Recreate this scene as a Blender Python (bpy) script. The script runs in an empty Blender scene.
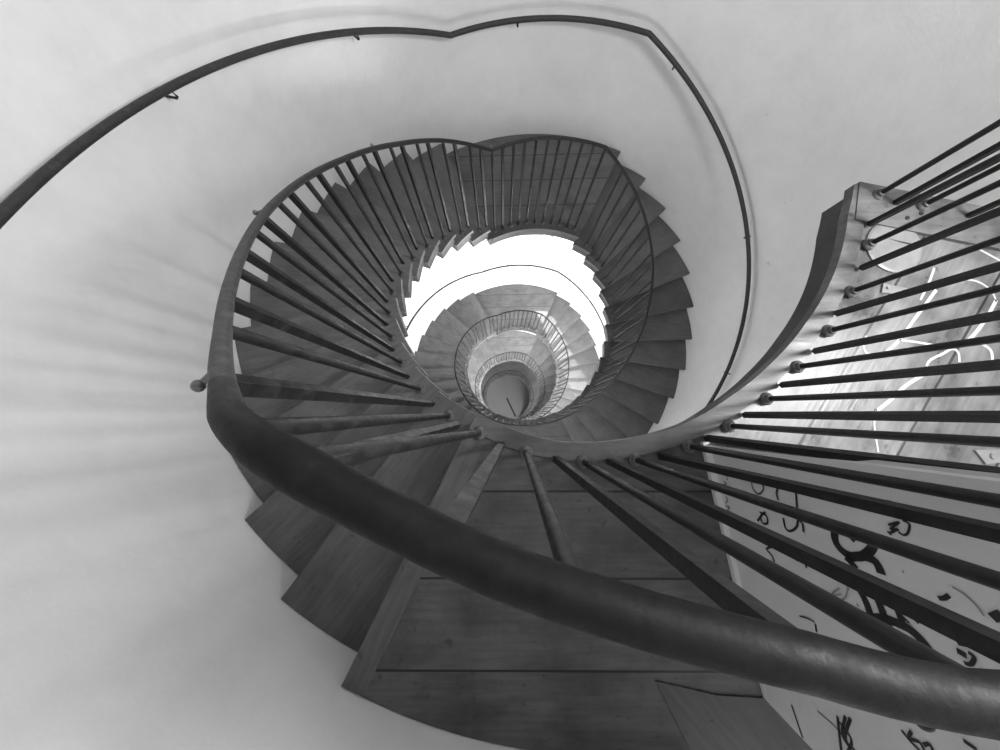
import bpy, bmesh, math, random
from mathutils import Vector, Matrix
random.seed(7)
PI = math.pi
C = bpy.context.scene.collection

# ---------------------------------------------------------------- survey of the stair (units, scaled by S to metres)
S = 0.882
H = 0.17                       # rise
D0 = 1.3557                    # top landing below the eye
AX, AY = 0.3813, -1.0104       # stair axis measured from the point under the eye (x right, y towards bottom)
R = 2.166                      # wall radius
A0, DA = 0.4524, 0.18275       # first nosing angle, angle per step
PIT, ROL, F = 0.1241, 0.0045, 350.0
NFLOOR = 104
ZF = D0 + NFLOOR * H
TAU = 2 * PI

def P(r, a, D):
    return Vector((-r * math.sin(a), -r * math.cos(a), ZF - D)) * S
def W(x, y, D):
    return Vector((x - AX, -(y - AY), ZF - D)) * S

cp, sp, cr, sr = math.cos(PIT), math.sin(PIT), math.cos(ROL), math.sin(ROL)
def up(v): return Vector((v[0], -v[1], -v[2]))
e_down = up((0, cp, sp))
e_right = up((cr, -sr * sp, sr * cp))
e_fwd = up((-sr, -cr * sp, cr * cp))
EYE = W(0, 0, 0)
def ray(u, v):
    return (e_right * ((u - 500) / F) + e_down * ((v - 375) / F) + e_fwd)
def on_level(u, v, D):
    d = ray(u, v); return EYE + d * (D * S / -d.z)
def on_plane(u, v, p, n):
    d = ray(u, v); return EYE + d * ((p - EYE).dot(n) / d.dot(n))
def polar(p):
    return math.hypot(p.x, p.y) / S, math.atan2(-p.x, -p.y)

def interp(x, tab):
    if x <= tab[0][0]: return tab[0][1]
    for (x0, y0), (x1, y1) in zip(tab, tab[1:]):
        if x <= x1: return y0 + (y1 - y0) * (x - x0) / (x1 - x0)
    return tab[-1][1]

# ---------------------------------------------------------------- materials
def nodes(name):
    m = bpy.data.materials.new(name); m.use_nodes = True
    nt = m.node_tree; nt.nodes.clear()
    o = nt.nodes.new('ShaderNodeOutputMaterial'); b = nt.nodes.new('ShaderNodeBsdfPrincipled')
    nt.links.new(b.outputs[0], o.inputs[0])
    return m, nt, b
def N(nt, t, **kw):
    n = nt.nodes.new(t)
    for k, v in kw.items(): setattr(n, k, v)
    return n
def math_(nt, op, a, b=None, clamp=False):
    n = N(nt, 'ShaderNodeMath', operation=op, use_clamp=clamp)
    for i, x in enumerate((a, b)):
        if x is None: continue
        if isinstance(x, (int, float)): n.inputs[i].default_value = x
        else: nt.links.new(x, n.inputs[i])
    return n.outputs[0]
def noise(nt, vec, scale, detail=4, rough=.55):
    n = N(nt, 'ShaderNodeTexNoise'); n.inputs['Scale'].default_value = scale
    n.inputs['Detail'].default_value = detail; n.inputs['Roughness'].default_value = rough
    nt.links.new(vec, n.inputs['Vector']); return n.outputs['Fac']
def ramp(nt, fac, stops):
    r = N(nt, 'ShaderNodeValToRGB'); e = r.color_ramp.elements
    while len(e) < len(stops): e.new(.5)
    for el, (p, c) in zip(e, stops): el.position = p; el.color = (c, c, c, 1)
    nt.links.new(fac, r.inputs[0]); return r.outputs[0]
def gray(nt, v):
    c = N(nt, 'ShaderNodeCombineColor')
    for i in range(3): nt.links.new(v, c.inputs[i])
    return c.outputs[0]
def bump(nt, b, h, strength, dist=.01):
    n = N(nt, 'ShaderNodeBump'); n.inputs['Strength'].default_value = strength; n.inputs['Distance'].default_value = dist
    nt.links.new(h, n.inputs['Height']); nt.links.new(n.outputs[0], b.inputs['Normal'])

def wood(name, base, phi, w=None, off=0., rough=.5, dirt=.35, spec=.4, joint=.004):
    """boards running along direction phi in the object's own xy; w = board width"""
    m, nt, b = nodes(name)
    tc = N(nt, 'ShaderNodeTexCoord'); oi = N(nt, 'ShaderNodeObjectInfo')
    mp = N(nt, 'ShaderNodeMapping'); mp.vector_type = 'POINT'
    mp.inputs['Rotation'].default_value = (0, 0, -phi); nt.links.new(tc.outputs['Object'], mp.inputs[0])
    sx = N(nt, 'ShaderNodeSeparateXYZ'); nt.links.new(mp.outputs[0], sx.inputs[0])
    x, y, z = sx.outputs
    rnd = oi.outputs['Random']
    if w:
        q = math_(nt, 'ADD', math_(nt, 'DIVIDE', y, w * S), off)
        fl = math_(nt, 'FLOOR', q); fr = math_(nt, 'FRACT', q)
        wn = N(nt, 'ShaderNodeTexWhiteNoise', noise_dimensions='1D'); nt.links.new(fl, wn.inputs['W'])
        tone = wn.outputs['Value']
        edge = math_(nt, 'MINIMUM', fr, math_(nt, 'SUBTRACT', 1., fr))
        line = math_(nt, 'LESS_THAN', edge, joint / w)
        seed = math_(nt, 'ADD', math_(nt, 'MULTIPLY', tone, 7.), math_(nt, 'MULTIPLY', rnd, 9.))
    else:
        tone = rnd; line = None; seed = math_(nt, 'MULTIPLY', rnd, 13.)
    def vec(kx, ky):
        c = N(nt, 'ShaderNodeCombineXYZ')
        nt.links.new(math_(nt, 'ADD', math_(nt, 'MULTIPLY', x, kx), seed), c.inputs[0])
        nt.links.new(math_(nt, 'MULTIPLY', y, ky), c.inputs[1])
        nt.links.new(math_(nt, 'MULTIPLY', z, ky * .4), c.inputs[2]); return c.outputs[0]
    g1 = noise(nt, vec(2.2, 26), 2.2, 6, .62)
    g2 = noise(nt, vec(2.5, 3.2), 2.0, 5, .6)
    g3 = noise(nt, vec(9, 11), 3.0, 3, .5)
    v = math_(nt, 'MULTIPLY', ramp(nt, g1, [(.3, .72), (.55, 1.), (.75, 1.22)]), ramp(nt, g2, [(.32, 1 - dirt), (.55, 1.), (.75, 1 + dirt * .6)]))
    v = math_(nt, 'MULTIPLY', v, ramp(nt, g3, [(.27, .55), (.36, 1.), (1., 1.)]))
    v = math_(nt, 'MULTIPLY', v, math_(nt, 'ADD', math_(nt, 'MULTIPLY', tone, .34), .83))
    v = math_(nt, 'MULTIPLY', v, base)
    if line is not None:
        v = math_(nt, 'MULTIPLY', v, math_(nt, 'SUBTRACT', 1., math_(nt, 'MULTIPLY', line, .9)))
    nt.links.new(gray(nt, v), b.inputs['Base Color'])
    nt.links.new(ramp(nt, g2, [(.3, rough - .12), (.7, rough + .15)]), b.inputs['Roughness'])
    b.inputs['Specular IOR Level'].default_value = spec
    bump(nt, b, g1, .18, .006)
    return m

def plaster(name, base, chips=True, rough=.75):
    m, nt, b = nodes(name)
    tc = N(nt, 'ShaderNodeTexCoord'); v = tc.outputs['Object']
    n1 = noise(nt, v, 1.1, 6, .6); n2 = noise(nt, v, 7, 6, .65); n3 = noise(nt, v, 11, 4, .5)
    c = math_(nt, 'MULTIPLY', ramp(nt, n1, [(.3, .9), (.6, 1.), (.8, 1.05)]), ramp(nt, n2, [(.25, .95), (.6, 1.02)]))
    if chips:
        n4 = noise(nt, v, 2.3, 2, .5)
        ch = math_(nt, 'MULTIPLY', ramp(nt, n3, [(.245, 1.), (.27, 0.)]), ramp(nt, n4, [(.46, 0.), (.52, 1.)]))
        c = math_(nt, 'MULTIPLY', c, math_(nt, 'SUBTRACT', 1., math_(nt, 'MULTIPLY', ch, .4)))
    c = math_(nt, 'MULTIPLY', c, base, True)
    nt.links.new(gray(nt, c), b.inputs['Base Color'])
    b.inputs['Roughness'].default_value = rough; b.inputs['Specular IOR Level'].default_value = .25
    h = math_(nt, 'ADD', math_(nt, 'MULTIPLY', n2, .5), n1)
    bump(nt, b, h, .22, .03)
    return m

def paint_metal(name, base, rough=.42, worn=.5, metallic=.0, spec=.25, bend_light=None):
    m, nt, b = nodes(name)
    tc = N(nt, 'ShaderNodeTexCoord'); v = tc.outputs['Object']
    n1 = noise(nt, v, 34, 5, .65); n2 = noise(nt, v, 90, 3, .6)
    c = math_(nt, 'MULTIPLY', ramp(nt, n1, [(.3, .7), (.55, 1.), (.72, 1 + worn)]), base)
    c = math_(nt, 'MULTIPLY', c, ramp(nt, n2, [(.35, .8), (.7, 1.2)]))
    if bend_light:            # light on one bend of the rail, painted in as a paler colour
        pt, rad, gain = bend_light
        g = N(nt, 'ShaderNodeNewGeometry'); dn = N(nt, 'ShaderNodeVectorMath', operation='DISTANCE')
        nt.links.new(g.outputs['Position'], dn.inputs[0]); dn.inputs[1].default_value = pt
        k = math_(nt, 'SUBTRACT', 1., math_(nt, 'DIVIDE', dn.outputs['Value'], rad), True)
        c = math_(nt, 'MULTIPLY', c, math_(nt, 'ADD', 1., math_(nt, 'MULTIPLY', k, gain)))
    nt.links.new(gray(nt, c), b.inputs['Base Color'])
    nt.links.new(ramp(nt, n1, [(.3, rough - .1), (.7, rough + .2)]), b.inputs['Roughness'])
    b.inputs['Metallic'].default_value = metallic; b.inputs['Specular IOR Level'].default_value = spec
    bump(nt, b, n2, .3, .002)
    return m

def plain(name, g, rough=.6):
    m, nt, b = nodes(name)
    tc = N(nt, 'ShaderNodeTexCoord'); n1 = noise(nt, tc.outputs['Object'], 20, 4)
    nt.links.new(gray(nt, math_(nt, 'MULTIPLY', ramp(nt, n1, [(.3, .85), (.7, 1.15)]), g)), b.inputs['Base Color'])
    b.inputs['Roughness'].default_value = rough
    return m

M_WALL = plaster('white_plaster', .66)
M_BLOCK = plaster('painted_partition', .52, chips=False, rough=.6)
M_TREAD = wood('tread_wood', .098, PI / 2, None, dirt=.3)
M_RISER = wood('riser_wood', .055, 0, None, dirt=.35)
M_LAND = wood('landing_boards', .08, 0, .307, .171, dirt=.55)
M_LAND2 = wood('lower_landing_boards', .098, 0, .3, .35, dirt=.3)
M_CURB = wood('curb_wood', .075, 0, None, dirt=.45, rough=.45)
M_RAIL = paint_metal('rail_paint', .007, .55, .7, spec=.14, bend_light=(P(1.197, .64, .41), .17, 5.6))  # elbow highlight painted into the dark rail colour
M_RAIL2 = paint_metal('lit_bend_rail_paint', .013, .45, .8, bend_light=(P(1.193, .6, .4), 1.25, 2.6))  # paler towards the elbow, the light there put into the colour
M_RAIL3 = paint_metal('wall_rail_paint', .03, .5, .6)
M_BAR = paint_metal('baluster_paint', .016, .45, .8)
M_COLLAR = paint_metal('collar_paint', .085, .5, .8)
M_KNOB = paint_metal('knob_metal', .16, .3, .5, .5)
M_INK = plain('marker_ink', .012, .5)
M_FAINT = plain('faint_ink', .22, .6)
M_GLINT = plain('painted_glint', .4, .6)  # for the balcony floor reflections, drawn as flat strips
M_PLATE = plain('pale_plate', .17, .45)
M_GAP = plain('dark_gap', .01, .9)
M_FLOOR = plaster('ground_floor_screed', .17, rough=.5)

# ---------------------------------------------------------------- helpers
def link(name, bm, mat, parent=None, smooth=None, loc=None, rotz=0.):
    me = bpy.data.meshes.new(name)
    bmesh.ops.recalc_face_normals(bm, faces=bm.faces)
    bm.to_mesh(me); bm.free()
    if mat: me.materials.append(mat)
    o = bpy.data.objects.new(name, me); C.objects.link(o)
    if loc is not None: o.location = loc
    o.rotation_euler.z = rotz
    if parent: o.parent = parent
    if smooth is not None:
        for p in me.polygons: p.use_smooth = True
        me.set_sharp_from_angle(angle=smooth)
    return o
def thing(name, label, cat, group=None, loc=(0, 0, 0)):
    o = bpy.data.objects.new(name, None); C.objects.link(o); o.location = loc
    o.empty_display_size = .1
    o['label'] = label; o['category'] = cat
    if group: o['group'] = group
    return o
def tag(o, label, cat, group=None):
    o['label'] = label; o['category'] = cat
    if group: o['group'] = group
    return o
def struct(o): o['kind'] = 'structure'; return o

def add_prism(bm, pts, z0, z1):
    """pts: list of xy (metres), closed; z1 > z0"""
    lo = [bm.verts.new((p[0], p[1], z0)) for p in pts]
    hi = [bm.verts.new((p[0], p[1], z1)) for p in pts]
    n = len(pts)
    bm.faces.new(hi); bm.faces.new(lo[::-1])
    for i in range(n):
        j = (i + 1) % n
        bm.faces.new((lo[i], lo[j], hi[j], hi[i]))
def add_tube(bm, path, rad, k=12, flat=1.0, cap=True):
    rings = []
    n = len(path)
    for i, p in enumerate(path):
        t0 = (path[i] - path[i - 1]).normalized() if i else (path[1] - path[0]).normalized()
        t1 = (path[i + 1] - path[i]).normalized() if i < n - 1 else t0
        t = (t0 + t1).normalized()
        ref = Vector((0, 0, 1)) if abs(t.z) < .95 else Vector((1, 0, 0))
        s = t.cross(ref).normalized(); u = s.cross(t).normalized()
        mit = 1 / max(.7, t.dot(t1))
        rr = rad(i / (n - 1)) if callable(rad) else rad
        rings.append([bm.verts.new(p + s * (math.cos(q) * rr * mit) + u * (math.sin(q) * rr * flat))
                      for q in [TAU * j / k for j in range(k)]])
    for a, b in zip(rings, rings[1:]):
        for j in range(k):
            bm.faces.new((a[j], a[(j + 1) % k], b[(j + 1) % k], b[j]))
    if cap:
        bm.faces.new(rings[0][::-1]); bm.faces.new(rings[-1])
def add_ball(bm, c, r, seg=16):
    bmesh.ops.create_uvsphere(bm, u_segments=seg, v_segments=seg // 2, radius=r, matrix=Matrix.Translation(c))
def add_lathe(bm, prof, k=14):
    rings = [[bm.verts.new((r * math.cos(TAU * j / k), r * math.sin(TAU * j / k), z)) for j in range(k)] for r, z in prof]
    for a, b in zip(rings, rings[1:]):
        for j in range(k): bm.faces.new((a[j], a[(j + 1) % k], b[(j + 1) % k], b[j]))
    bm.faces.new(rings[0][::-1]); bm.faces.new(rings[-1])

def arc(r, a0, a1, n):
    """xy points in metres; r may be a function of the angle"""
    out = []
    for i in range(n + 1):
        a = a0 + (a1 - a0) * i / n
        rr = r(a) if callable(r) else r
        out.append((-rr * math.sin(a) * S, -rr * math.cos(a) * S))
    return out

# ---------------------------------------------------------------- radii read from the photograph
EDGE = [(-1.55, 1.095), (-1.40, 1.062), (-1.16, 1.055), (-.9, 1.045), (-.7, 1.048), (-.5, 1.06), (-.28, 1.088), (-.06, 1.105), (.14, 1.12), (.28, 1.118), (.5, 1.105)]
def edge_r(a): return interp(a, EDGE)
def foot_r(n):
    return interp(n, [(0, 1.17), (6, 1.155), (12, 1.105), (13, 1.097), (26, 1.10), (39, 1.115)])
RAIL_R = [(.53, 1.193), (.577, 1.2), (.649, 1.195), (.729, 1.183), (.874, 1.167), (.997, 1.157), (1.202, 1.148), (1.433, 1.127),
          (1.695, 1.10), (2.064, 1.093), (2.37, 1.108), (2.7, 1.098), (3.1, 1.105), (3.519, 1.10), (3.767, 1.135), (4., 1.145), (4.29, 1.143), (4.635, 1.115), (5., 1.09), (5.5, 1.08), (6.3, 1.10), (6.8, 1.15)]
def rail_level(a):
    k = math.floor((a - .53) / TAU + 1e-9); b = a - TAU * k
    n = interp(b, [(.53, -6.18), (2.716, 6.22), (3.519, 6.22), (5.95, 19.82), (.53 + TAU, 19.82)])
    return D0 + (n + 26 * k) * H
def rail_r(a):
    return interp(a, RAIL_R)
NEAR_R = [(-1.487, 1.17), (-1.1, 1.14), (-.6, 1.15), (-.4, 1.19), (-.15, 1.236), (-.007, 1.233), (.055, 1.222), (.119, 1.209), (.185, 1.203), (.254, 1.199), (.325, 1.197), (.402, 1.192), (.483, 1.19), (.53, 1.193)]
DN = .306
RR = .0215                    # handrail radius

# ---------------------------------------------------------------- the round wall
def cells(lo, hi, step, extra):
    n = max(1, round((hi - lo) / step)); v = [lo + (hi - lo) * i / n for i in range(n + 1)]
    v = [x for x in v if all(abs(x - e) > step * .25 for e in extra)] + [e for e in extra if lo <= e <= hi]
    return sorted(v)
L3 = D0 + 39 * H
OPEN = [(-1.35, -.72, -1.35, .05),                 # tall window over the balcony
        (-.33, -.12, D0 - 2.0, D0)]                # doorway behind the partition
# unseen openings added with fill lamps to brighten the lower turns: angle, depth, power, width, height, tilt target
LAMPS = [(-.05, D0 + 26 * H + 1.05, 290, 1.3, 1.1, .8), (-1.3, D0 + 51.6 * H, 700, .8, .6, -.5), (-.9, D0 + 78 * H + 1.05, 130, 1.3, 1.1, .8),
         (-.05, ZF - 1.5, 7, 1.3, 1.1, .8), (-.05, D0 + 26 * H - 1.85, 34, 1.3, 1.1, .8), (-1.3, D0 + 28. * H, 230, .7, .5, .3)]
for a_, d_, pw, sx_, sy_, tg in LAMPS:
    OPEN.append((a_ - sx_ / 3.6, a_ + sx_ / 3.6, d_ - sy_ * .6, d_ + sy_ * .6))
SLIT = (3.14, 3.30, L3 - 4.0, L3 - 2.0)
OPEN.append(SLIT)
TOPD = -2.2
angs = cells(-PI, PI, TAU / 168, sorted({((x + PI) % TAU) - PI for o in OPEN for x in o[:2]}))
deps = cells(TOPD, ZF, .45, sorted({x for o in OPEN for x in o[2:]}))
bm = bmesh.new(); na = len(angs) - 1
RO = R + .11
grid = {}
def gv(i, j, s):
    key = (i % na, j, s)
    if key not in grid: grid[key] = bm.verts.new(P(R if s == 0 else RO, angs[i % na], deps[j]))
    return grid[key]
def is_open(i, j):
    if j < 0 or j >= len(deps) - 1: return True
    i %= na; a = (angs[i] + angs[i + 1]) / 2; d = (deps[j] + deps[j + 1]) / 2
    for o in OPEN:
        am = a
        while am < o[0]: am += TAU
        while am > o[0] + TAU: am -= TAU
        if am < o[1] and o[2] < d < o[3]: return True
    return False
for i in range(na):
    for j in range(len(deps) - 1):
        if is_open(i, j): continue
        for s in (0, 1): bm.faces.new((gv(i, j, s), gv(i + 1, j, s), gv(i + 1, j + 1, s), gv(i, j + 1, s)))
        for di, dj, e in ((-1, 0, ((i, j), (i, j + 1))), (1, 0, ((i + 1, j), (i + 1, j + 1))), (0, -1, ((i, j), (i + 1, j))), (0, 1, ((i, j + 1), (i + 1, j + 1)))):
            if is_open(i + di, j + dj):
                (p, q), (r_, t) = e
                bm.faces.new((gv(p, q, 0), gv(r_, t, 0), gv(r_, t, 1), gv(p, q, 1)))
struct(link('wall_round', bm, M_WALL, smooth=math.radians(30)))

# shallow plaster pilaster strips either side of the window bay on the middle landing
for nm, a in (('trim_1', 2.815), ('trim_2', 3.375)):
    bm = bmesh.new()
    pts = arc(R + .01, a - .012, a + .012, 3) + arc(R - .035, a + .012, a - .012, 3)
    add_prism(bm, pts, (ZF - (L3 - .75)) * S, (ZF - (L3 - 2.3)) * S)
    struct(link(nm, bm, M_WALL))

# unseen slab added to shade the near landing and rail, open to daylight elsewhere
bm = bmesh.new(); yc = -.30
q = math.acos(-yc / (R + .1))
add_prism(bm, arc(R + .1, -q, q, 60), (ZF + .8) * S, (ZF + .95) * S)
struct(link('shade_slab', bm, M_WALL))

# ground floor
bm = bmesh.new(); add_prism(bm, arc(R + .16, 0, TAU, 96)[:-1], -.12, 0)
fl = struct(link('floor', bm, M_FLOOR))
bm = bmesh.new()
j0 = on_level(506.7, 398, ZF - .004); j1 = on_level(515.5, 416.5, ZF - .004)
t = (j1 - j0).normalized(); s_ = Vector((-t.y, t.x, 0)) * .035
add_prism(bm, [(j0 + s_).xy, (j1 + s_).xy, (j1 - s_).xy, (j0 - s_).xy], .0005, .006)
struct(link('trim_3', bm, M_GAP))

# ---------------------------------------------------------------- stair flights
OV = .012
def tread_bm(ri):
    b = bmesh.new()
    add_prism(b, arc(ri, -DA - .03, 0, 4) + arc(R - .004, 0, -DA - .03, 6), -.043 * S, 0)
    bmesh.ops.bevel(b, geom=[e for e in b.edges if e.calc_face_angle(0) > 1.2], offset=.005, segments=2, affect='EDGES', profile=.6)
    return b
def riser_bm(ri):
    b = bmesh.new()
    ov = lambda r: .022 / r
    add_prism(b, [(-ri_ * math.sin(a) * S, -ri_ * math.cos(a) * S) for ri_, a in
                  [(ri + .02, -DA - ov(ri)), (ri + .02, -DA / 2), (ri + .02, -ov(ri)), (R - .006, -ov(R)), (R - .006, -DA * .66), (R - .006, -DA * .33), (R - .006, -DA - ov(R))][:4] +
                  [(R - .006, -DA * .4), (R - .006, -DA * .75), (R - .006, -DA - ov(R))]], -H * S, -.0431 * S)
    return b
cache = {}
def flight(n0, label):
    root = thing('stair_flight', label, 'stairs', 'flights of winding wooden steps', P(0, 0, D0 + n0 * H))
    for n in range(n0 + 1, n0 + 13):
        a = A0 + n * DA if n < 13 else None
        k, m = divmod(n, 26)
        a = TAU * k + (A0 + m * DA if m < 13 else A0 + PI + (m - 13) * DA)
        ri = foot_r(n) - .06
        key = round(ri, 3)
        if key not in cache:
            tb, rb = tread_bm(ri), riser_bm(ri)
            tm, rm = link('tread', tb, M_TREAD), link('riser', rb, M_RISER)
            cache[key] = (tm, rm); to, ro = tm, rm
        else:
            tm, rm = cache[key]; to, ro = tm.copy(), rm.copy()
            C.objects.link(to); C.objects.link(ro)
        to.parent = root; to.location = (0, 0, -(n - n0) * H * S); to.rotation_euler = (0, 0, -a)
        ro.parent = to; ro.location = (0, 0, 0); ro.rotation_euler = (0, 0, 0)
    return root
ords = ['topmost', 'second', 'third', 'fourth', 'fifth', 'sixth', 'seventh', 'lowest']
sides = ['sweeping down the left side of the well', 'curving down the right side of the well']
fl_labels = ['dark wooden winding steps descending left from the near landing, behind the large railing',
             'dark wooden steps fanning down the right side below the upper far landing',
             'lighter wooden steps on the left of the second turn, below the bright white wall',
             'wooden steps on the right of the second turn, crossed by a sunlit streak',
             'small pale steps on the left of the third turn inside the second railing ring',
             'small dark shadowed steps on the right of the third turn beside the deep railing',
             'tiny steps on the left of the lowest turn above the round ground floor',
             'tiny lowest steps on the right curving down to the round ground floor']
for i in range(8): flight(13 * i, fl_labels[i])

# ---------------------------------------------------------------- landings
def sector_landing(n, label):
    k, m = divmod(n, 26)
    if m == 13: a0, a1 = A0 + 12 * DA, A0 + PI
    else: a0, a1 = A0 + PI + 12 * DA, A0 + TAU
    if m == 0: a0 -= TAU; a1 -= TAU
    am = (a0 + a1) / 2; ri = foot_r(n) - .06
    root = thing('stair_landing', label, 'landing', 'landings of the stair', P(0, 0, D0 + n * H))
    b = bmesh.new(); add_prism(b, arc(ri, a0 - .03 - am, a1 - am, 24) + arc(R - .004, a1 - am, a0 - .03 - am, 30), -.043 * S, 0)
    link('landing_boards', b, M_LAND2, root, rotz=-am)
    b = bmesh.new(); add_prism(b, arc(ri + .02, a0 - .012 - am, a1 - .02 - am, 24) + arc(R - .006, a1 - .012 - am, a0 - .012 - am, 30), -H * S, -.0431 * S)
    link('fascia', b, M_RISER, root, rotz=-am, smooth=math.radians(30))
    # curved curb strip the railing feet stand on
    b = bmesh.new(); add_prism(b, arc(ri - .012, a0 + .01 - am, a1 - .004 - am, 24) + arc(ri + .1, a1 - .004 - am, a0 + .01 - am, 24), -.03 * S, .012 * S)
    link('curb', b, M_CURB, root, rotz=-am)
    # nosing board
    c_, s1 = math.cos(a1 - am), math.sin(a1 - am)
    return root
ll = ['dark plank landing at the far side of the well, on the first turn',
      'landing hidden at the near side under the top landing, end of the first turn',
      'pale plank landing at the far side of the second turn under the bright wall',
      'landing at the near side of the second turn, mostly hidden by the railing',
      'small grey landing at the far side of the third turn, inside the second railing ring',
      'landing at the near side of the third turn, mostly hidden below',
      'smallest visible landing, at the far side just above the ground floor disc']
for i in range(7): sector_landing(13 * (i + 1), ll[i])

# top landing under the camera
W0 = on_level(706, 441, D0); W1 = on_level(763, 697, D0); W2 = on_level(818, 750, D0)
W3 = W2 + (W2 - W1) * 1.2
_, aw = polar(W0)
root = thing('stair_landing', 'dark plank top landing under the thick handrail, beside the graffiti wall', 'landing', None, P(0, 0, D0))
b = bmesh.new()
pts = arc(edge_r, A0, aw, 30) + [W0.xy, W1.xy] + [W2.xy, W3.xy] + [tuple(P(2.62, -.12, 0).xy)] + arc(R - .004, -.118, A0, 24)
add_prism(b, pts, -.043 * S, 0)
link('landing_boards', b, M_LAND, root)
b = bmesh.new()
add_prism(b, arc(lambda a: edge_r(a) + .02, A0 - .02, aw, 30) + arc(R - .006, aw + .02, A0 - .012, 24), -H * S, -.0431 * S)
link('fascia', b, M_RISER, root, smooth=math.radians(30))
b = bmesh.new()
add_prism(b, arc(lambda a: edge_r(a) - .012, A0 - .004, aw, 36) + arc(lambda a: edge_r(a) + .055, aw, A0 - .004, 36), -.03 * S, .012 * S)
link('curb', b, M_CURB, root)
# nosing board along the top riser and a threshold board at the doorway
M_NOSE = wood('nosing_wood', .078, PI / 2 - A0, None, dirt=.3)
b = bmesh.new()
p0 = P(1.2, A0, 0); p1 = P(R - .006, A0, 0); dr = (p1 - p0).normalized(); tn = Vector((dr.y, -dr.x, 0))
if tn.x < 0: tn = -tn
q0 = p0 - dr * .01; 
add_prism(b, [q0.xy, p1.xy, (p1 + tn * .085 * S - dr * .004).xy, (q0 + tn * .085 * S).xy], -.002, .004)
link('nosing_board', b, M_NOSE, root)
b = bmesh.new()
t0 = on_level(655, 680, D0); t1 = on_level(690, 750, D0)
add_prism(b, [t0.xy, on_level(716, 694, D0).xy, W1.xy, W2.xy, (t1 + (t1 - t0) * .6).xy], -.002, .006)
link('threshold_board', b, wood('threshold_wood', .07, math.radians(-50), None, dirt=.3), root)

# balcony on the right
E0 = on_level(856, 184, D0); E1 = on_level(1000, 213, D0); ed = (E1 - E0).normalized()
# where the end edge meets the wall
tt = 0
while (E0 + ed * tt).xy.length < (R - .004) * S: tt += .002
E2 = E0 + ed * tt
_, ae = polar(E0); _, ae2 = polar(E2)
b1 = on_level(888, 297, D0); b2 = on_level(799, 445, D0); pd = (b2 - b1); phi = math.atan2(pd.y, pd.x)
yy = -math.sin(phi) * b1.x + math.cos(phi) * b1.y
BW = .32
M_BALC = wood('balcony_boards', .135, phi, BW, -(yy / (BW * S)), dirt=.62, rough=.34, spec=.5, joint=.005)  # same wood as the landing, paler: part of its lit look is painted in
M_BCURB = wood('balcony_curb_wood', .1, 0, None, dirt=.6, rough=.4)  # curb lightened along with the boards, brightness put into the colour
root = thing('balcony_landing', 'bright plank balcony floor with reflections drawn as white lines, at the right behind the bars', 'landing', None, P(0, 0, D0))
b = bmesh.new()
add_prism(b, arc(edge_r, aw, ae, 40) + [E2.xy] + arc(R - .004, ae2, polar(W1)[1] + .01, 30) + [W1.xy, W0.xy], -.043 * S, 0)
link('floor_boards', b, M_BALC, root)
b = bmesh.new()
nrm = Vector((-ed.y, ed.x, 0));
if nrm.dot(-E0) < 0 and False: nrm = -nrm
inn = Vector((ed.y, -ed.x, 0))          # towards the balcony
add_prism(b, arc(lambda a: edge_r(a) + .02, aw, ae + .02, 40) + [(E2 + inn * .02).xy] + arc(R - .006, ae2 - .005, aw, 30), -H * S, -.0431 * S)
link('fascia', b, M_RISER, root, smooth=math.radians(30))
b = bmesh.new()
add_prism(b, arc(lambda a: edge_r(a) - .012, aw, ae + .01, 40) + arc(lambda a: edge_r(a) + .055, ae + .01, aw, 40), -.03 * S, .012 * S)
link('curb', b, M_BCURB, root)
b = bmesh.new()
add_prism(b, [E0.xy, (E2 - ed * .01).xy, (E2 - ed * .01 + inn * .17 * S).xy, (E0 + inn * .17 * S).xy], -.03 * S, .016 * S)
link('end_curb', b, M_BCURB, root)
b = bmesh.new()
for u, v in ((907, 218), (945, 234), (921, 213.5), (1010, 245)):
    q = on_level(u, v, D0 - .016) - P(0, 0, D0); add_lathe_pts = None
    bmesh.ops.create_cone(b, cap_ends=True, segments=12, radius1=.007, radius2=.007, depth=.003, matrix=Matrix.Translation((q.x, q.y, .016 * S + .0015)))
link('bolt_hole', b, M_GAP, root)

def ribbon(bm, pts, width, nrm, lift):
    n = len(pts); L = []
    for i in range(n):
        t = (pts[min(i + 1, n - 1)] - pts[max(i - 1, 0)])
        if t.length < 1e-6: t = Vector((1, 0, 0))
        t.normalize(); s = nrm.cross(t).normalized() * width / 2
        L.append((bm.verts.new(pts[i] + s + nrm * lift), bm.verts.new(pts[i] - s + nrm * lift)))
    for (a, b_), (c, d) in zip(L, L[1:]): bm.faces.new((a, b_, d, c))
def smooth_px(px, sub=5):
    """Catmull-Rom through the given points"""
    if len(px) < 3: return px
    out = []
    for i in range(len(px) - 1):
        p0 = px[max(i - 1, 0)]; p1 = px[i]; p2 = px[i + 1]; p3 = px[min(i + 2, len(px) - 1)]
        for j in range(sub):
            t = j / sub
            out.append(tuple(.5 * (2 * p1[c] + (p2[c] - p0[c]) * t + (2 * p0[c] - 5 * p1[c] + 4 * p2[c] - p3[c]) * t * t + (3 * p1[c] - p0[c] - 3 * p2[c] + p3[c]) * t ** 3) for c in (0, 1)))
    return out + [px[-1]]

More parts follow.
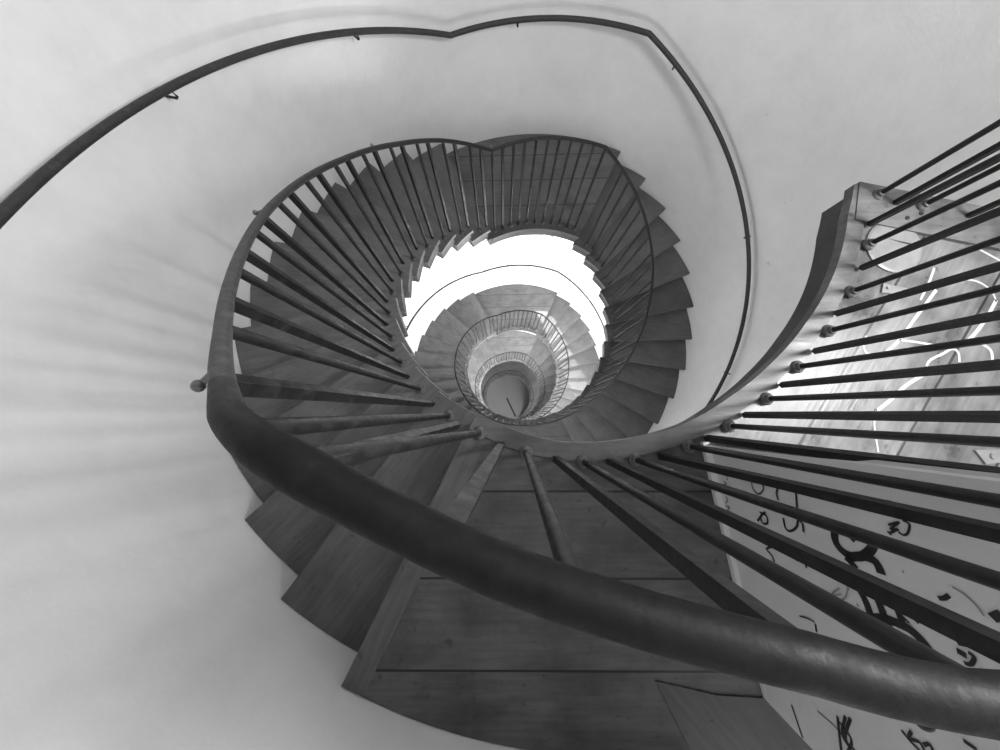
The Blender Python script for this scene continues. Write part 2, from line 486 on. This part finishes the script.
UPV = Vector((0, 0, 1)); OR = P(0, 0, D0)
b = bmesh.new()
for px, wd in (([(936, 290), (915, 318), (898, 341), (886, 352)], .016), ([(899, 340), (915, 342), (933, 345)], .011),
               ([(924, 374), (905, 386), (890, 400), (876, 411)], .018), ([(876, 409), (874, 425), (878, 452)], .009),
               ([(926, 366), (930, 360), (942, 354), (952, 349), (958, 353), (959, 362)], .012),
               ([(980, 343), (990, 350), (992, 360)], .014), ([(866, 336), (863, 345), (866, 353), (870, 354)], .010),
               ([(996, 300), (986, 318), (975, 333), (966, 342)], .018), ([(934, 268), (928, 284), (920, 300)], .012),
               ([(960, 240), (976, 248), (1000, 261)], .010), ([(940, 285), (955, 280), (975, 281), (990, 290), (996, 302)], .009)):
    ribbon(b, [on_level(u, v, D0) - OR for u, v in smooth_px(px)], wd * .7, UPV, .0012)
link('glint_line', b, M_GLINT, root)  # floor reflections laid on as flat white strips

# things lying on the balcony
def px_poly(pts, D): return [on_level(u, v, D).xy for u, v in pts]
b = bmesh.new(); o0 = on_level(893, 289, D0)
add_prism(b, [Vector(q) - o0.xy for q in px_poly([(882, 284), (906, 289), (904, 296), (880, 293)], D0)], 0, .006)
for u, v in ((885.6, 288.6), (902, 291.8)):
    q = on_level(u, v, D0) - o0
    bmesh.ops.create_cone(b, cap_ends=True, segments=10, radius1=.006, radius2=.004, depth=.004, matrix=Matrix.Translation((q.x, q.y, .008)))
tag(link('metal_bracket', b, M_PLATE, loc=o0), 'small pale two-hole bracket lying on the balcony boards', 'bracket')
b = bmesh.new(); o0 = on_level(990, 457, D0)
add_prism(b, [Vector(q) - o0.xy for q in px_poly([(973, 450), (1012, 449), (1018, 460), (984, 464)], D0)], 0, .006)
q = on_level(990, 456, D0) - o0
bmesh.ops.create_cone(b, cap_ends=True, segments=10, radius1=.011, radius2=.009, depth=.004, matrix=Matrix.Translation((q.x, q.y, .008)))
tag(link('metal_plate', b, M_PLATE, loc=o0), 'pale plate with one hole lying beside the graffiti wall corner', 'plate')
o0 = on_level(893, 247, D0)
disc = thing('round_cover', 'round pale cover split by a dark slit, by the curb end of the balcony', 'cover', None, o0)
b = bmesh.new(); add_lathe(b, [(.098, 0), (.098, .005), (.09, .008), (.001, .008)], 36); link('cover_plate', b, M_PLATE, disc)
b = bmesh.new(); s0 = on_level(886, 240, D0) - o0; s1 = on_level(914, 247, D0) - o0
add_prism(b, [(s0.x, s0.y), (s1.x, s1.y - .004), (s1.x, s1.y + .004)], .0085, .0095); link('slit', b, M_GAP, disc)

# ---------------------------------------------------------------- graffiti partition at the right
ne = Vector((1, -.17, 0)).normalized()
blk = [W0, W1, W2, W3, W3 + Vector((1.0, .3, 0)), W0 + ne * 1.35]
BH = 1.1
b = bmesh.new(); add_prism(b, [(p - W0).xy for p in blk], 0.0005, BH * S)
bmesh.ops.bevel(b, geom=[e for e in b.edges if abs(e.verts[0].co.z - e.verts[1].co.z) > .1 and e.verts[0].co.xy.length < .01], offset=.012, segments=3, affect='EDGES')
part = struct(link('wall_partition', b, M_BLOCK, loc=W0))
fn = Vector(((W1 - W0).y, -(W1 - W0).x, 0)).normalized()
if fn.x > 0: fn = -fn
b = bmesh.new()
sk = [W0 + fn * .024 * S, W1 + (W0 - W1) * .35 + fn * .016 * S, W1, W0]
add_prism(b, [(p - W0).xy for p in sk], .001, .022 * S)
struct(link('baseboard_partition', b, M_BLOCK, loc=W0))
INK = [  # strokes: pixel polyline, width in metres
 # large black tag letters
 ([(835, 530), (836, 541), (842, 550), (852, 556), (863, 556), (872, 549), (875, 541)], .017), ([(850, 535), (856, 541), (853, 538)], .013),
 ([(848, 558), (862, 556), (874, 560), (879, 566), (882, 574)], .017), ([(846, 557), (858, 569)], .013),
 ([(854, 582), (860, 590), (867, 603), (872, 618)], .015), ([(857, 588), (866, 591), (876, 593), (884, 594)], .013),
 ([(876, 594), (881, 606), (885, 617)], .015), ([(893, 600), (899, 612), (903, 622)], .013),
 ([(869, 626), (876, 619), (886, 619), (898, 623), (910, 629), (922, 640), (931, 652), (935, 662)], .017),
 ([(870, 625), (876, 632), (884, 637)], .015), ([(889, 622), (889, 630), (893, 640), (902, 650)], .013),
 # middle column
 ([(779, 486), (777, 493), (779, 500)], .006), ([(796.5, 492), (797, 500), (798.5, 522)], .006), ([(784, 518), (786, 528), (791, 531), (797, 527), (799, 520), (803, 524), (804, 532)], .006),
 ([(792, 552), (797, 560), (804, 559), (807, 568)], .006),
 # next column
 ([(752, 482), (754, 490), (760, 494), (764, 489), (763, 484)], .004), ([(758, 521), (763, 514), (766, 512)], .006), ([(760, 512), (767, 516), (768, 523), (763, 523), (761, 517)], .006),
 ([(764, 543), (773, 546), (767, 549), (772, 555), (775, 562)], .006), ([(765, 565), (771, 568), (776, 567)], .006), ([(770, 563), (771, 571)], .005), ([(776, 565), (776, 572)], .005),
 # small word by the foot
 ([(726, 475), (728, 478), (727, 480)], .003), ([(724, 481), (727, 484), (724, 484)], .003), ([(726, 496), (728, 500), (726, 503)], .003), ([(726, 506), (730, 507), (728, 510), (731, 512)], .003), ([(729, 513), (732, 512)], .003),
 # heart and initials
 ([(872, 502), (880, 499)], .004), ([(884, 503), (889, 501), (896, 504), (899, 509)], .004), ([(889, 525), (900, 522), (891, 529), (899, 529), (890, 533)], .004), ([(903, 520), (910, 524), (909, 532), (905, 535), (899, 532)], .004), ([(888, 531), (892, 535)], .004),
 # loose marks
 ([(939, 598), (945, 598), (950, 595)], .007), ([(958, 643), (968, 645), (981, 646)], .006), ([(962, 650), (963, 656)], .012), ([(969, 652), (975, 657), (972, 664), (965, 663)], .006), ([(982, 671), (986, 672), (990, 679)], .006), ([(938, 624), (942, 631), (950, 633), (956, 636), (958, 633)], .005),
 ([(903, 616), (910, 623)], .004), ([(915, 618), (920, 623)], .008), ([(936, 657), (940, 655), (942, 657), (936, 658)], .005), ([(940, 662), (946, 664), (950, 671)], .005), ([(993, 618), (1003, 614)], .012),
 ([(800, 637), (815, 641), (835, 651), (850, 660)], .004), ([(816, 624), (817, 632)], .005), ([(800, 616), (808, 618), (815, 622)], .004),
 # scribbles under the handrail
 ([(792, 705), (797, 720), (803, 738)], .006), ([(838, 716), (840, 735), (842, 752)], .007), ([(846, 716), (843, 735), (852, 750)], .007), ([(851, 718), (846, 738), (857, 752)], .007), ([(840, 722), (852, 740), (848, 752)], .006),
 ([(902, 730), (912, 742), (922, 752)], .006), ([(912, 731), (910, 738), (920, 742), (926, 752)], .006), ([(924, 745), (930, 744), (934, 751)], .006), ([(964, 740), (978, 750)], .007), ([(818, 711), (835, 726), (846, 740)], .003)]
INK2 = [([(839, 578), (848, 583), (846, 597), (838, 600), (833, 594), (840, 588)], .004), ([(843, 577), (850, 590)], .004), ([(832, 596), (842, 594)], .003), ([(953, 587), (965, 594), (977, 605), (985, 616)], .003), ([(903, 571), (905, 572)], .006), ([(857, 604), (860, 606)], .004)]
for nm, strokes, mt in (('graffiti', INK, M_INK), ('faint_scribble', INK2, M_FAINT)):
    b = bmesh.new()
    for px, wd in strokes:
        ribbon(b, [on_plane(u, v, W0, fn) - W0 for u, v in smooth_px(px)], wd, fn, .0015)
    link(nm, b, mt, part)

# ---------------------------------------------------------------- railings
def bar_bm(d, sq, tan, r=.0112, w=.0105):
    """bar from origin along d; square bars face the tangent"""
    b = bmesh.new()
    if sq:
        t = tan.normalized(); n_ = d.normalized(); s = n_.cross(t).normalized(); t = s.cross(n_)
        vs = [[b.verts.new(o + t * (x * w) + s * (y * w)) for x, y in ((-1, -1), (1, -1), (1, 1), (-1, 1))] for o in (Vector(), d)]
        for j in range(4): b.faces.new((vs[0][j], vs[0][(j + 1) % 4], vs[1][(j + 1) % 4], vs[1][j]))
        b.faces.new(vs[0][::-1]); b.faces.new(vs[1])
    else:
        add_tube(b, [Vector(), d], r, 12)
    return b
collar_src = None
def baluster(root, foot, top, sq, detail=True, r=.0112, w=.0105):
    global collar_src
    o = link('baluster', bar_bm(top - foot, sq, Vector((-foot.y, foot.x, 0)), r, w), M_BAR, root, loc=foot - root.location,
             smooth=None if sq else math.radians(40))
    if not sq and detail:
        if collar_src is None:
            b = bmesh.new(); add_lathe(b, [(.022, 0), (.022, .004), (.018, .009), (.014, .012), (.0135, .019), (.0105, .021)], 16)
            collar_src = c = link('collar', b, M_COLLAR, smooth=math.radians(40))
        else:
            c = collar_src.copy(); C.objects.link(c)
        c.parent = o; c.location = (0, 0, 0)
    return o
def knob(root, c, out, mat=None, q=1.):
    b = bmesh.new()
    add_tube(b, [c, c + out * (.006 * S * q), c + out * (.016 * S * q)], lambda t: (.0046 if t < .9 else .004) * S * q, 12)
    add_ball(b, c + out * (.021 * S * q), .0078 * S * q, 18)
    bmesh.ops.translate(b, verts=b.verts, vec=-root.location)
    return link('knob', b, mat or M_KNOB, root, smooth=math.radians(50))

# railing of the top landing and balcony
rl = thing('landing_railing', 'thick dark handrail with alternating round and square bars along the top landing and balcony', 'railing', None, P(1.17, 0, D0))
nz = .012
feet = [(.411, 1.161, .495), (.332, 1.172, .369), (.249, 1.172, .268), (.152, 1.174, .109), (.066, 1.172, -.01), (-.018, 1.169, -.08), (-.102, 1.168, -.185), (-.185, 1.169, -.268),
        (-.282, 1.159, -.326), (-.348, 1.152, -.38), (-.433, 1.143, -.456), (-.498, 1.133, -.519), (-.594, 1.128, -.58)] + [(a, r_, a) for a, r_ in ((-.667, 1.121), (-.753, 1.112), (-.839, 1.121), (-.93, 1.119), (-1.002, 1.112), (-1.101, 1.127), (-1.2, 1.135), (-1.294, 1.142), (-1.371, 1.136), (-1.487, 1.168))]
for i, (a, r_, at) in enumerate(feet):
    baluster(rl, P(r_, a, D0 - nz), P(interp(at, NEAR_R), at, DN), i % 2 == 1, True, .0106 if i < 5 else .0098 if i < 10 else .0088, .0098 if i < 5 else .009 if i < 10 else .0078)
c_end = P(interp(-1.487, NEAR_R), -1.487, DN)
endf = [on_level(u, v, D0 - .016) for u, v in ((895, 203), (922, 206), (968, 216))]
step = endf[2] - endf[1]
endf += [endf[2] + step, endf[2] + step * 2]
for i, q in enumerate(endf): baluster(rl, q, Vector((q.x, q.y, P(0, 0, DN).z)), i % 2 == 0, True, .0088, .0078)
KS = .62                      # the landing rail carries the elbow down to this angle
path = [P(rail_r(a), a, rail_level(a)) - rl.location for a in (KS, .605, .59)]
rads = [.0138, .0146, .0158]
kb0, kb1, kb2 = P(rail_r(.575), .575, rail_level(.575)), P(1.193, .53, DN), P(interp(.485, NEAR_R), .485, DN)
for i in range(9):
    t = i / 8
    path.append(kb0 * (1 - t) ** 2 + kb1 * (2 * t * (1 - t)) + kb2 * t * t - rl.location); rads.append(.0168 + (RR - .0168) * t)
n = 90
for i in range(1, n + 1):
    a = .485 + (-1.487 - .485) * i / n; path.append(P(interp(a, NEAR_R), a, DN) - rl.location); rads.append(RR)
z_ = P(0, 0, DN).z
for q in endf + [E2 - ed * .02 + inn * .06]: path.append(Vector((q.x, q.y, z_)) - rl.location); rads.append(RR)
b = bmesh.new(); add_tube(b, path, lambda t: rads[min(len(rads) - 1, round(t * (len(path) - 1)))] * S, 24)
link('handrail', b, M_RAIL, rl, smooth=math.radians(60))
# knob by the elbow on the inner flight rail, another under the rail at the right
def knob_at(root, a, tilt=.0, mat=None, q=1.):
    near = a < .53
    c = P(interp(a, NEAR_R), a, DN) if near else P(rail_r(a), a, rail_level(a))
    out = (P(1, a, 0) - P(0, a, 0)); out.z = 0; out.normalize()
    o = (out + Vector((0, 0, tilt))).normalized()
    knob(root, c + o * ((RR if near else .0135) * S * .8), o, mat, q)

def turn(k, label):
    n0 = 26 * k; base = TAU * k
    root = thing('stair_railing', label, 'railing', 'dark iron railings around the stairwell', P(1.1, base, D0 + (n0 + 6) * H))
    detail = k < 3
    def put(a, n, sq, dz=0.):
        D = D0 + n * H - dz
        baluster(root, P(foot_r(n), a, D), P(rail_r(a) if k == 0 else 1.15, a, rail_level(a)), sq, detail, .0093, .0088)
    for m in range(1, 13):
        put(base + A0 + (m - 1 + .52) * DA, n0 + m, False); put(base + A0 + (m - .06) * DA, n0 + m, True)
    for i in range(11): put(base + 2.716 + .0803 * i, n0 + 13, i % 2 == 1, .012)
    for m in range(14, 26):
        a_ = A0 + PI + (m - 13) * DA
        put(base + a_ - .48 * DA, n0 + m, False); put(base + a_ - .06 * DA, n0 + m, True)
    if k == 0: put(A0 + .035, 0, True, .012)
    if k < 3:
        for i in range(10): put(base + 5.93 + .086 * i, n0 + 26, i % 2 == 1, .012)
    path = []; a0_ = KS if k == 0 else .53; br = [2.716, 3.519, 5.95]
    end = .53 + TAU if k < 3 else 5.95
    n = 420 if k == 0 else 150
    aa = sorted([a0_ + (end - a0_) * i / n for i in range(n + 1)] + [x for x in br if x < end])
    for a in aa:
        path.append(P(rail_r(a) if k == 0 else interp(a - .53, [(0, 1.15), (9, 1.15)]), base + a, rail_level(base + a)) - root.location)
    L_ = len(path) - 1
    if k == 0: rad = lambda t: S * interp(t * (end - a0_), [(0, .0138), (.09, .0118), (.5, .0120), (1.5, .013), (6.3, .0132)])
    else: rad = .0125 * S
    b = bmesh.new(); add_tube(b, path, rad, 16, 1.0)
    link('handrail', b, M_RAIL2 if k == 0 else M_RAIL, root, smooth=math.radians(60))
    return root
tl = ['nearest curved dark railing with knobs, winding down the first turn from the left elbow',
      'second ring of dark railing, around the bright middle turn of the well',
      'third small ring of railing deep in the well beside the shadowed steps',
      'lowest tiny railing ring around the ground floor disc']
turns = [turn(k, tl[k]) for k in range(4)]
for a in (.655, 1.215, 1.93, 2.72): knob_at(turns[0], a, .25)
knob_at(rl, .028, -.5, M_BAR, .8)

# ---------------------------------------------------------------- wall handrails
RW = 2.085
def wl(a):
    k = math.floor((a - .5) / TAU); b_ = a - TAU * k
    return D0 + (interp(b_, [(.5, -6.6), (2.76, 5.92), (3.515, 5.92), (5.9, 19.0), (6.0, 19.3), (.5 + TAU, 19.4)]) + 26 * k) * H
def wall_rail(k, label):
    base = TAU * k
    root = thing('wall_handrail', label, 'handrail', 'dark handrails fixed to the round wall', P(RW, base + 2.76, wl(base + 2.76)))
    aa = sorted([.72 + (.5 + TAU - .03 - .72) * i / 180 for i in range(181)] + [2.76, 3.515, 5.9])
    b = bmesh.new(); add_tube(b, [P(RW, base + a, wl(base + a)) - root.location for a in aa], .0185 * S, 14)
    link('rail', b, M_RAIL3, root, smooth=math.radians(60))
    if k < 2:
        for a in (1.16, 1.855, 2.43, 3.02, 3.65, 4.36, 4.96, 5.6):
            c = P(RW, base + a, wl(base + a)); out = (P(1, base + a, 0) - P(0, base + a, 0)); out.z = 0; out.normalize()
            w_ = P(R - .001, base + a, 0); w_.z = c.z - .05 * S
            b = bmesh.new()
            pth = [c + Vector((0, 0, -.012)), c + Vector((0, 0, -.04)) , c + Vector((0, 0, -.052)) + out * .014, w_ + Vector((0, 0, -.012))]
            add_tube(b, [p - root.location for p in pth], .0055, 10)
            link('bracket', b, M_RAIL3, root, smooth=math.radians(60))
    return root
for k, lb in enumerate(['long dark handrail curving across the upper wall on hooked brackets, outermost loop',
                        'thin dark handrail on the bright white wall of the second turn',
                        'thin handrail on the wall of the third turn, deep below',
                        'lowest wall handrail near the ground floor']):
    wall_rail(k, lb)

# ---------------------------------------------------------------- light
w = bpy.data.worlds.new('sky'); bpy.context.scene.world = w; w.use_nodes = True
bg = w.node_tree.nodes['Background']; bg.inputs[0].default_value = (1, 1, 1, 1); bg.inputs[1].default_value = 1.15
def area(name, loc, target, size, power, sy=None):
    l = bpy.data.lights.new(name, 'AREA'); l.energy = power; l.size = size
    if sy: l.shape = 'RECTANGLE'; l.size_y = sy
    o = bpy.data.objects.new(name, l); C.objects.link(o); o.location = loc
    o.rotation_euler = (target - loc).to_track_quat('-Z', 'Y').to_euler()
    return o
area('balcony_window_light', P(1.95, -1.26, -.5), P(2.0, 1.55, .9), .4, 116, .9)
for a_, d_, pw, sx_, sy_, tg in LAMPS:
    area('landing_fill_light', P(R - .12, a_, d_), P(0, 0, d_ + tg), sx_, pw, sy_)  # fill lamps just inside the added openings
# sunlight through the slit window
sl_c = P(R, (SLIT[0] + SLIT[1]) / 2, (SLIT[2] + SLIT[3]) / 2)
d = Vector((.515, -.857, -2.1)).normalized()
sun = bpy.data.lights.new('sunlight_through_slit', 'SPOT'); sun.energy = 7000; sun.spot_size = math.radians(24); sun.shadow_soft_size = .03; sun.spot_blend = .2
so = bpy.data.objects.new('sunlight_through_slit', sun); C.objects.link(so); so.location = sl_c - d * 4.0
so.rotation_euler = d.to_track_quat('-Z', 'Y').to_euler()

# ---------------------------------------------------------------- camera
cam = bpy.data.cameras.new('camera'); cam.sensor_width = 36; cam.sensor_fit = 'HORIZONTAL'; cam.lens = 36 * F / 1000
cam.clip_start = .02; cam.clip_end = 100
co = bpy.data.objects.new('camera', cam); C.objects.link(co)
m = Matrix((e_right, -e_down, -e_fwd)).transposed().to_4x4(); m.translation = EYE
co.matrix_world = m
bpy.context.scene.camera = co
vs = bpy.context.scene.view_settings
vs.view_transform = 'Standard'; vs.look = 'None'; vs.exposure = 0; vs.gamma = 1
